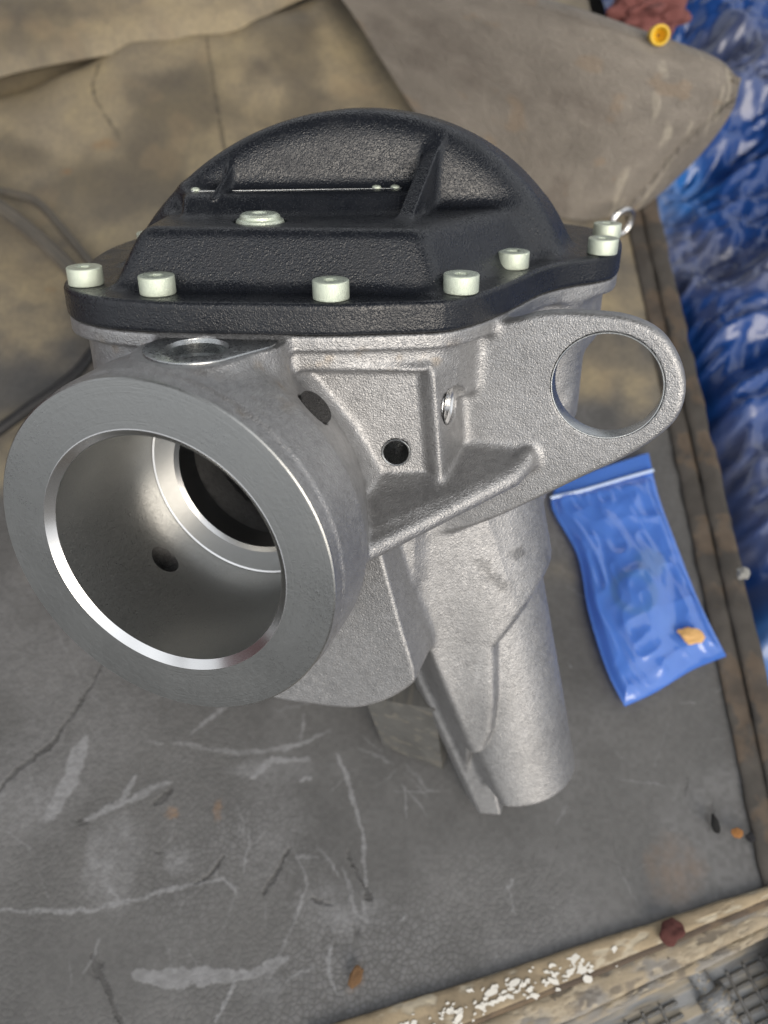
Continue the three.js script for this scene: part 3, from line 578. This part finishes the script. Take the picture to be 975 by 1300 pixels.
// machined ring, bore and seat: one turned sleeve, with the oval port cut through it
function turned(profile, seg = 160) { return new THREE.LatheGeometry(profile.map(([r, h]) => new THREE.Vector2(r, h)), seg).rotateX(Math.PI / 2); }   // axis along z, h = z
{
  const ring = toCreasedNormals(turned([[47.7, -4], [47.7, 0], [64.6, 0], [65.1, -0.45], [65.1, -1.1]]), 0.5);
  const uv = ring.attributes.uv, p = ring.attributes.position;
  for (let i = 0; i < uv.count; i++) uv.setXY(i, p.getX(i) / 140 + 0.5, p.getY(i) / 140 + 0.5);
  const n = 1024, rr = new Uint8Array(n * n * 4), bb = new Uint8Array(n * n * 4), line = new Float32Array(2400).map(() => rnd());
  for (let j = 0; j < n; j++) for (let i = 0; i < n; i++) {
    const x = (i / n - 0.5) * 140, y = (j / n - 0.5) * 140, r = Math.hypot(x, y), t = Math.atan2(y, x), k = (j * n + i) * 4, g = line[Math.floor(r * 24)] ?? 0.5, sp = hash(i, j, 3), c = noise(x / 1.1, y / 1.1, 7), big = fbm(x / 24, y / 24, 5, 3), smear = fbm(t * 4 + 7, r / 9, 11, 3);
    rr[k] = rr[k + 1] = rr[k + 2] = 255 * clamp(0.25 + 0.18 * sp + 0.04 * c + 0.16 * (big - 0.5) + 0.05 * (smear - 0.5)); bb[k] = bb[k + 1] = bb[k + 2] = 255 * clamp(0.45 * g + 0.3 * sp + 0.25 * c); rr[k + 3] = bb[k + 3] = 255;
  }
  M.face = new THREE.MeshStandardMaterial({ color: new THREE.Color().setRGB(0.35, 0.355, 0.35), metalness: 1, roughness: 1, roughnessMap: tex(n, n, rr), bumpMap: tex(n, n, bb), bumpScale: 0.00007 });
  part('machined_ring', ring, M.face);
  part('chamfer', toCreasedNormals(turned([[47.8, 0.02], [47.5, 0.05], [44.7, -2.6], [44.6, -2.8]]), 0.3), M.bright);
  // bore wall with an oval port left open, its edge drawn onto the oval
  const nt = 420, nz = 92, pos = [], nor = [], uv2 = [], idx = [], rho = [], R = 44.6, t0 = Math.atan2(-32.5, -30.5);
  for (let j = 0; j <= nz; j++) for (let i = 0; i <= nt; i++) {
    let t = (i / nt) * Math.PI * 2 - Math.PI * 0.25, z = -2.5 - 64.6 * j / nz, dt = Math.atan2(Math.sin(t - t0), Math.cos(t - t0)), u = dt * R / 6.6, v = (z + 45.5) / 5.6, q = Math.hypot(u, v);
    if (q > 0.82 && q < 1.2) { t = t0 + u / q * 6.6 / R; z = -45.5 + v / q * 5.6; q = 1; }
    rho.push(q); pos.push(R * Math.cos(t), R * Math.sin(t), z); nor.push(-Math.cos(t), -Math.sin(t), 0); uv2.push(t * 1.4, z / 30);
  }
  for (let j = 0; j < nz; j++) for (let i = 0; i < nt; i++) { const k = j * (nt + 1) + i, c = [k, k + 1, k + nt + 1, k + nt + 2]; if (c.some((m) => rho[m] < 0.99)) continue; idx.push(k, k + 1, k + nt + 1, k + 1, k + nt + 2, k + nt + 1); }
  const cut = new THREE.BufferGeometry(); cut.setAttribute('position', new THREE.Float32BufferAttribute(pos, 3)); cut.setAttribute('normal', new THREE.Float32BufferAttribute(nor, 3)); cut.setAttribute('uv', new THREE.Float32BufferAttribute(uv2, 2)); cut.setIndex(idx);
  part('bore', cut, M.bore);
  part('seat', toCreasedNormals(turned([[44.7, -66.6], [43.9, -67], [34.6, -67], [33, -68.6], [32.2, -74], [32.2, -80], [36, -80]]), 0.3), M.bright);
}
// the threaded port in the boss, and the one in the side face
{
  const g = toCreasedNormals(new THREE.LatheGeometry([[11.2, 66.6], [10.9, 66.5], [10.2, 65.2], [10.2, 61.6], [8.6, 61], [8.6, 56], [0.01, 56]].map(([r, h]) => new THREE.Vector2(r, h)), 64), 0.4).translate(4.3, 0, -30.9);
  part('boss_port', g, M.machined);
  const o = new THREE.Shape(); for (let k = 0; k < 60; k++) { const t = k / 60 * Math.PI * 2, c = Math.cos(t), q = Math.sin(t), e = Math.max(c * 4 + q * 31 + 17.6, c * 15 + q * 43 + 12.6); const p = [e * 0 + (c * 4 + q * 31 + 17.6 > c * 15 + q * 43 + 12.6 ? 4 + 17.6 * c : 15 + 12.6 * c), (c * 4 + q * 31 + 17.6 > c * 15 + q * 43 + 12.6 ? 31 + 17.6 * q : 43 + 12.6 * q)]; if (k) o.lineTo(...p); else o.moveTo(...p); }
  o.holes.push(new THREE.Path().absarc(4.3, 30.9, 11.1, 0, Math.PI * 2, true));
  const bf = toCreasedNormals(new THREE.ExtrudeGeometry(o, { depth: 0.5, bevelEnabled: true, bevelSize: 0.25, bevelThickness: 0.25, bevelSegments: 2, curveSegments: 48 }).rotateX(-Math.PI / 2), 0.5).translate(0, 65.95, 0);
  for (let i = 0, u = bf.attributes.uv, q = bf.attributes.position; i < u.count; i++) u.setXY(i, q.getX(i) / 140 + 0.5, q.getZ(i) / 140 + 0.5);
  part('boss_face', bf, M.machined);
  const pts = [[7.8, 0.2]]; for (let i = 0; i < 2; i++) pts.push([7.3, -0.5 - i * 1.1], [6.5, -1.05 - i * 1.1]);
  pts.push([6.2, -2.4], [0.01, -2.4]);
  const t = toCreasedNormals(new THREE.LatheGeometry(pts.map(([r, h]) => new THREE.Vector2(r, h)), 48), 0.4);
  t.rotateZ(-Math.PI / 2).translate(80.2, 36, -84);
  part('threaded_port', t, M.bright);
  const k = new THREE.CylinderGeometry(6.8, 6.8, 2, 40); k.applyQuaternion(new THREE.Quaternion().setFromUnitVectors(new THREE.Vector3(0, 1, 0), new THREE.Vector3(0.7071, 0.7071, 0))).translate(42.2, 45.2, -42);
  for (let i = 0, u = k.attributes.uv; i < u.count; i++) u.setXY(i, u.getX(i) * 0.3, u.getY(i) * 0.3);
  part('black_core_plug', k, M.dark);
}
{
  const ear = toCreasedNormals(turned([[20.9, -98.2], [20.7, -97.75], [20.35, -97.8], [20.15, -98.4], [20.15, -105.6], [20.9, -106.1]], 120), 0.4).translate(137.3, 44.9, 0);
  part('hole_lining', ear, M.machined);
  const oil = toCreasedNormals(turned([[5.75, -55.2], [5.45, -54.9], [5, -55.3], [5, -80], [5.6, -80]], 48), 0.4);
  oil.applyMatrix4(new THREE.Matrix4().makeBasis(new THREE.Vector3(0.966, 0, -0.259), new THREE.Vector3(0, 1, 0), new THREE.Vector3(0.259, 0, 0.966))).translate(0.966 * 79.2, 17.5, -0.259 * 79.2);
  part('oil_port', oil, M.machined);
}
// ---- black cover
const boxSlope = (x, y, z) => {
  const e = 0.966 * x - 0.259 * z, q = 0.259 * x + 0.966 * z, m = 0.957 * x + 0.29 * z;
  let d = smax(0.915 * q + 0.402 * y + 21.3, y - 99.5, 4);
  d = smax(d, -0.887 * e + 0.463 * y - 59.9, 5);
  return smax(d, 0.887 * m + 0.463 * y - 80, 5);
};
function coverField(x, y, z) {
  const fd = flangeD(x, z);
  let d = extr(fd - 0.6, Math.abs(y - 73.3) - 5.7, 1.8);
  const w = 0.407 * x + 0.9135 * z;
  let box = Math.max(boxSlope(x, y, z), fd + 6, 60 - y, -w - 126);
  d = smin(d, box, 4);
  // step with the ledge
  let st = smax(smax(0.66 * w + 0.75 * y - 15.9, y - 107, 2.5), Math.max(boxSlope(x, y - 8, z) - 2, -(0.9135 * x - 0.407 * z) + 8, (0.9135 * x - 0.407 * z) - 103, -w - 126), 3);
  d = smin(d, st, 2.5);
  // dome
  const dome = smax(smax((Math.hypot(x - 23.5, y - 44.5) - 91.5 + 0.8 * Math.max(0, -w - 130)) * 0.85, w + 0.2 * (y - 107) + 108, 10), Math.max(-(z + 205), 62 - y), 3);
  d = smin(d, dome, 5);
  // gussets between step and dome
  const gus = (gx, z0, y0, z1, y1, th, low = 8) => { const nz = y0 - y1, ny = z0 - z1, l = Math.hypot(nz, ny); return extr(Math.max(((z - z0) * Math.abs(nz) + (y - y0) * ny) / l, z1 - 14 - z, y0 - low - y), Math.abs(x - gx) - th, 1); };
  d = smin(d, gus(54, -106, 99, -140, 119, 3), 3);
  d = smin(d, gus(-20, -94, 106, -104, 112, 0.9, 0.5), 2.5);
  // counterbore for the plug
  d = smax(d, -Math.max(Math.hypot(x - 3, z + 88) - 10.2, 97.5 - y), 0.5);
  return d;
}
const coverGeo = meshField(coverField, [-98, 56, -266], [150, 140, -26], 1.0, (x, y, z) => {
  if (y < 79.6) return 'cover_flange';
  const w = 0.407 * x + 0.9135 * z;
  return Math.hypot(x - 20.7, y - 46) > 0 && w + 0.2 * (y - 107) + 104 < 0 ? 'dome' : y > 99.9 ? 'stepped_ledge' : 'raised_box';
});
{
  const cover = new THREE.Group(); cover.name = 'cover'; gear.add(cover);
  for (const [k, g] of Object.entries(coverGeo)) part(k, g, M.paint, cover);
}
// ---- bolts, plug, strip
{
  const circle = new THREE.Shape().absarc(0, 0, 6, 0, Math.PI * 2), hex = new THREE.Path();
  for (let k = 0; k < 6; k++) { const t = k * Math.PI / 3; if (k) hex.lineTo(3.1 * Math.cos(t), 3.1 * Math.sin(t)); else hex.moveTo(3.1, 0); }
  hex.closePath(); circle.holes.push(hex);
  const shell = new THREE.ExtrudeGeometry(circle, { depth: 5.6, bevelEnabled: true, bevelSize: 0.5, bevelThickness: 0.5, bevelSegments: 3, curveSegments: 40 }).rotateX(-Math.PI / 2).translate(0, 0.5, 0);
  const geo = toCreasedNormals(mergeGeometries([shell, new THREE.CylinderGeometry(5, 5, 2.6, 32).toNonIndexed().translate(0, 1.3, 0)]), 0.6);
  for (const [x, z] of [[-53.3, -53.1], [-20.1, -49], [41.6, -62], [82.6, -86], [92.5, -133], [124, -174], [122, -214], [-69, -124], [-70, -190], [20, -244]]) {
    const b = part('bolt', geo.clone().rotateY(x * 1.7).translate(x, 79, z), M.zinc);
    b.userData = {};
  }
  const plug = toCreasedNormals(new THREE.LatheGeometry([[0.01, 102.6], [2.6, 102.6], [3, 103.4], [6.6, 103.2], [7.6, 102.4], [7.8, 101.4], [8.8, 101], [9.2, 100.2], [9.3, 97.6]].map(([r, h]) => new THREE.Vector2(r, h)), 48), 0.5).translate(3, -1, -88);
  part('filler_plug', plug, M.zinc);
  const a = new THREE.Vector3(-33, 107.6, -101), b = new THREE.Vector3(44, 107.6, -136), len = a.distanceTo(b);
  const bar = new RoundedBoxGeometry(len, 1.2, 3, 2, 0.4).applyQuaternion(new THREE.Quaternion().setFromUnitVectors(new THREE.Vector3(1, 0, 0), b.clone().sub(a).normalize())).translate((a.x + b.x) / 2, 106.9, (a.z + b.z) / 2);
  part('machined_strip', bar, M.machined);
  for (const t of [0.02, 0.15, 0.88, 0.97]) part('pin', new THREE.SphereGeometry(1.6, 20, 12).scale(1.3, 0.7, 1).translate(a.x + (b.x - a.x) * t, 107.4, a.z + (b.z - a.z) * t), M.zinc);  // small bright specks on the strip, drawn as flattened zinc spheres
}

// ---------------------------------------------------------------- small things on the mat
{
  const P = [on(462, 885, 0.05), on(487, 947, 0.0), on(562, 978, 0.0), on(552, 900, 0.06)], back = V3(0.02, 0, -0.05), g = new THREE.BufferGeometry(), v = [];
  const q = [...P, ...P.map((p) => p.clone().add(back))], face = (a, b, c, d) => { for (const k of [a, b, c, a, c, d]) v.push(q[k].x, q[k].y, q[k].z); };
  face(0, 1, 2, 3); face(7, 6, 5, 4); face(4, 5, 1, 0); face(3, 2, 6, 7); face(4, 0, 3, 7); face(1, 5, 6, 2);
  g.setAttribute('position', new THREE.Float32BufferAttribute(v, 3)); g.setAttribute('uv', new THREE.Float32BufferAttribute(v.filter((_, i) => i % 3 !== 2).map((x) => x * 6), 2)); g.computeVertexNormals();
  tag(mesh('support_block', g, wornMat([0.08, 0.08, 0.077], [[[0.14, 0.13, 0.11], 90, 0.6, 0.5, 4]], 0.85, 0.001)), 'dark grey block on the mat under the round lower lobe beside the shaft tube', 'block');
}
{
  // blue zip bag
  const c = on(805, 740), bag = thing('zip_bag', c);
  tag(bag, 'small blue plastic zip bag with loose parts lying on the mat right of the housing', 'zip bag');
  const mk = (y, lift) => coons(curve([on(793, 897, y), on(830, 880, y + 0.001), on(880, 850, y), on(922, 833, y + 0.001)]), curve([on(706, 618, y), on(760, 596, y + 0.002), on(823, 575, y)]),
    curve([on(793, 897, y), on(772, 855, y), on(748, 780, y), on(733, 705, y), on(700, 640, y), on(706, 618, y)]), curve([on(922, 833, y), on(890, 770, y), on(858, 690, y), on(836, 630, y), on(823, 575, y)]), 110, 200, lift);
  const folds = (u, v) => { const e = Math.min(u, 1 - u, v, 1 - v), k = step(0, 0.1, e); const r = (f, o, g = 1.7) => 1 - Math.abs(2 * noise(u * f + v * f * 0.4, v * f * g, o) - 1); return k * (0.0028 * r(3, 1) + 0.0018 * r(6, 2) + 0.0011 * r(11, 3, 1.3)) * step(0.9, 0.8, v); };
  const content = (u, v) => 0.0075 * Math.exp(-(((u - 0.5) / 0.24) ** 2) - (((v - 0.38) / 0.17) ** 2)) + 0.004 * Math.exp(-(((u - 0.82) / 0.12) ** 2) - (((v - 0.2) / 0.08) ** 2));
  M.film = new THREE.MeshPhysicalMaterial({ color: new THREE.Color().setRGB(0.14, 0.34, 0.9), roughness: 0.2, transmission: 0.5, thickness: 0, ior: 1.5, clearcoat: 1, clearcoatRoughness: 0.12, side: THREE.DoubleSide });
  const film = (name, P) => { const pos = [], idx = [], w = P[0].length; for (const r of P) for (const p of r) pos.push(p.x - c.x, p.y - c.y, p.z - c.z); for (let j = 0; j < P.length - 1; j++) for (let i = 0; i < w - 1; i++) { const k = j * w + i; idx.push(k, k + 1, k + w, k + 1, k + w + 1, k + w); } const g = new THREE.BufferGeometry(); g.setAttribute('position', new THREE.Float32BufferAttribute(pos, 3)); g.setIndex(idx); g.computeVertexNormals(); return mesh(name, g, M.film, bag); };
  film('back_film', mk(0.0012)); film('front_film', mk(0.0024, (p, u, v) => { p.y += folds(u, v) + content(u, v); }));
  const zip = (px, off, r) => { const C = curve([on(699, 632 + off, 0.0046), on(735, 624 + off, 0.0054), on(790, 608 + off, 0.0054), on(829, 597 + off, 0.0045)].map((p) => p.sub(c))); return mesh('zip_strip', new THREE.TubeGeometry(C, 40, r, 8), M.zip, bag); };
  M.zip = new THREE.MeshPhysicalMaterial({ color: new THREE.Color().setRGB(0.5, 0.62, 0.85), roughness: 0.35, clearcoat: 0.6 });
  zip(0, 0, 0.0012);
  M.rubber = new THREE.MeshStandardMaterial({ color: new THREE.Color().setRGB(0.02, 0.02, 0.022), roughness: 0.5 });
  const ring = mesh('rubber_seal', new THREE.TorusGeometry(0.013, 0.002, 16, 48).rotateX(Math.PI / 2), M.rubber); ring.position.copy(on(806, 752, 0.0035)); tag(ring, 'black rubber seal ring inside the blue zip bag', 'seal ring');
  const cap = mesh('round_cap', new THREE.LatheGeometry([[0.0001, 0.004], [0.008, 0.004], [0.009, 0.0032], [0.009, 0]].map(([r, h]) => new THREE.Vector2(r, h)), 32), M.rubber); cap.position.copy(on(826, 716, 0.0015)); tag(cap, 'dark round cap showing through the middle of the blue zip bag', 'cap');
  M.tan = new THREE.MeshStandardMaterial({ color: new THREE.Color().setRGB(0.62, 0.37, 0.14), roughness: 0.6 });
  const tp = new THREE.IcosahedronGeometry(1, 10); for (let i = 0, p = tp.attributes.position; i < p.count; i++) { const x = p.getX(i), y = p.getY(i), z = p.getZ(i), k = 0.55 + 0.9 * noise(x * 1.6 + 2, y * 1.6, z * 1.6 + 5) + 0.2 * noise(x * 6, y * 6, z * 6); p.setXYZ(i, x * k * 0.0085 + z * 0.003, y * k * 0.0022, z * k * 0.006); } tp.computeVertexNormals();
  tp.scale(0.78, 0.8, 0.78); const chip = mesh('tan_chip', tp, M.tan); chip.position.copy(on(879, 808, 0.0118)); tag(chip, 'small tan chip on the lower right of the blue zip bag', 'chip');
}
{
  // hoses at the left
  M.hose = wornMat([0.1, 0.092, 0.08], [[[0.16, 0.14, 0.11], 50, 0.52, 0.6, 4]], 0.7, 0.001);
  const hose = (pts, r, label, name = 'rubber_hose') => { const o = mesh(name, new THREE.TubeGeometry(curve(pts.map(([x, y, h]) => on(x, y, h))), 120, r, 18), M.hose); tag(o, label, 'hose'); return o; };
  hose([[-70, 222, 0.012], [-20, 250, 0.012], [20, 278, 0.012], [60, 312, 0.01], [95, 348, 0.008], [130, 400, 0.006], [150, 460, 0.005]], 0.0058, 'thick grey rubber hose running from the left edge behind the front left bolt');
  hose([[-60, 232, 0.003], [0, 243, 0.003], [45, 256, 0.003], [78, 290, 0.003], [115, 335, 0.003], [150, 380, 0.003]], 0.0034, 'thin faint hose beside the thick grey hose on the left');
  const cord = mesh('black_cable', new THREE.TubeGeometry(curve([[-60, 586], [0, 545], [40, 516], [75, 492], [100, 470], [125, 440], [160, 420]].map(([x, y]) => on(x, y, 0.004))), 80, 0.0042, 14), M.rubber); tag(cord, 'black cable on the mat running out from under the left of the housing', 'cable');
  // shackle at the flap's foot
  const sh = mesh('metal_ring', new THREE.TorusGeometry(0.0105, 0.0026, 16, 40), M.bright); sh.position.copy(on(789, 282, 0.012)); sh.rotation.y = 0.5; sh.rotation.x = -0.3; tag(sh, 'shiny metal ring standing behind the rear right bolts', 'ring');
  // red rag and yellow cap
  const rag = (() => { const g = new THREE.IcosahedronGeometry(1, 40), p = g.attributes.position; for (let i = 0; i < p.count; i++) { const v = V3(p.getX(i), p.getY(i), p.getZ(i)), k = 0.65 + 0.8 * Math.abs(fbm(v.x * 1.6 + 3, v.y * 1.6, v.z * 1.6, 2) - 0.5) * 2 + 0.15 * noise(v.x * 4, v.y * 4, v.z * 4); p.setXYZ(i, v.x * k * 0.036, v.y * k * 0.022, v.z * k * 0.03); } g.computeVertexNormals(); return g; })();
  const r = mesh('red_rag', rag, new THREE.MeshStandardMaterial({ color: new THREE.Color().setRGB(0.17, 0.06, 0.055), roughness: 0.9 })); r.position.copy(on(822, 18, 0.06)); tag(r, 'crumpled faded red rag behind the top edge of the rubber flap', 'rag');
  const y = mesh('yellow_cap', new THREE.LatheGeometry([[0.004, 0.0], [0.0055, 0.008], [0.008, 0.0085], [0.0085, 0.007], [0.0085, -0.008], [0.001, -0.008], [0.001, -0.002], [0.004, 0]].map(([r, h]) => new THREE.Vector2(r * 1.15, h * 1.15).multiplyScalar(0.72)), 36), new THREE.MeshStandardMaterial({ color: new THREE.Color().setRGB(0.72, 0.45, 0.03), roughness: 0.4 }));
  y.position.copy(on(836, 45, 0.128)); y.quaternion.setFromUnitVectors(V3(0, 1, 0), V3(-0.1, 0.55, 0.8).normalize()); tag(y, 'yellow plastic cap beside the red rag at the top right', 'cap');
  // grit strewn on the mat
  {
    const list = [], base = new THREE.IcosahedronGeometry(1, 1);
    for (let k = 0; k < 260; k++) { const x = rnd() * 960, y = 560 + rnd() * 720, r = 0.0004 + 0.0011 * rnd() ** 4, p = on(x, y, 0.0002); if (cross2(p.clone().sub(nearA), nearDir) > -0.005) continue; list.push(base.clone().scale(r * (0.7 + rnd()), r * 0.6, r * (0.7 + rnd())).rotateY(rnd() * 6).translate(p.x, p.y, p.z)); }
    const o = mesh('grit', mergeGeometries(list), new THREE.MeshStandardMaterial({ color: new THREE.Color().setRGB(0.16, 0.14, 0.12), roughness: 0.9 })); tag(o, 'fine grit strewn over the grey rubber mat', 'grit', null, 'stuff');
  }
  // bits of debris
  const pebble = (px, py, h, s, col, name, label, cat) => { const g = new THREE.IcosahedronGeometry(1, 6), p = g.attributes.position; for (let i = 0; i < p.count; i++) { const v = V3(p.getX(i), p.getY(i), p.getZ(i)), k = 0.7 + 0.6 * noise(v.x * 1.7 + px, v.y * 1.7 + py, v.z * 1.7); p.setXYZ(i, v.x * k * s[0], v.y * k * s[1], v.z * k * s[2]); } g.computeVertexNormals(); const o = mesh(name, g, new THREE.MeshStandardMaterial({ color: new THREE.Color().setRGB(...col), roughness: 0.85, bumpMap: castBump, bumpScale: 0.0004 })); o.position.copy(on(px, py, h)); o.rotation.y = px; return tag(o, label, cat); };
  pebble(852, 1183, 0.006, [0.0065, 0.0045, 0.0055], [0.1, 0.03, 0.025], 'stone', 'red brown stone caught between the white flaked sill and the rail', 'stone');
  pebble(936, 1058, 0.002, [0.0034, 0.0012, 0.0026], [0.45, 0.2, 0.06], 'orange_flake', 'orange flake on the mat near the lower right corner', 'flake');
  pebble(953, 1063, 0.002, [0.0025, 0.002, 0.003], [0.02, 0.02, 0.025], 'black_crumb', 'tiny black crumb beside the orange flake', 'crumb');
  pebble(908, 1046, 0.003, [0.0022, 0.002, 0.0055], [0.012, 0.012, 0.012], 'black_scrap', 'torn black rubber scrap left of the orange flake', 'rubber scrap');
  pebble(944, 728, 0.014, [0.0042, 0.003, 0.0042], [0.4, 0.4, 0.38], 'grey_pebble', 'pale round pebble resting on the outer right rail', 'pebble');
  pebble(452, 1240, 0.001, [0.003, 0.0012, 0.0055], [0.2, 0.11, 0.05], 'brown_crumb', 'flat brown crumb on the mat near the bottom edge', 'crumb');
  pebble(523, 789, -0.01, [0.001, 0.001, 0.0014], [0.6, 0.2, 0.06], 'orange_speck', 'orange speck on the sloping side of the shaft tube', 'speck').position.copy(deep(523, 789, 0.4245));
}


renderer.render(scene, camera);
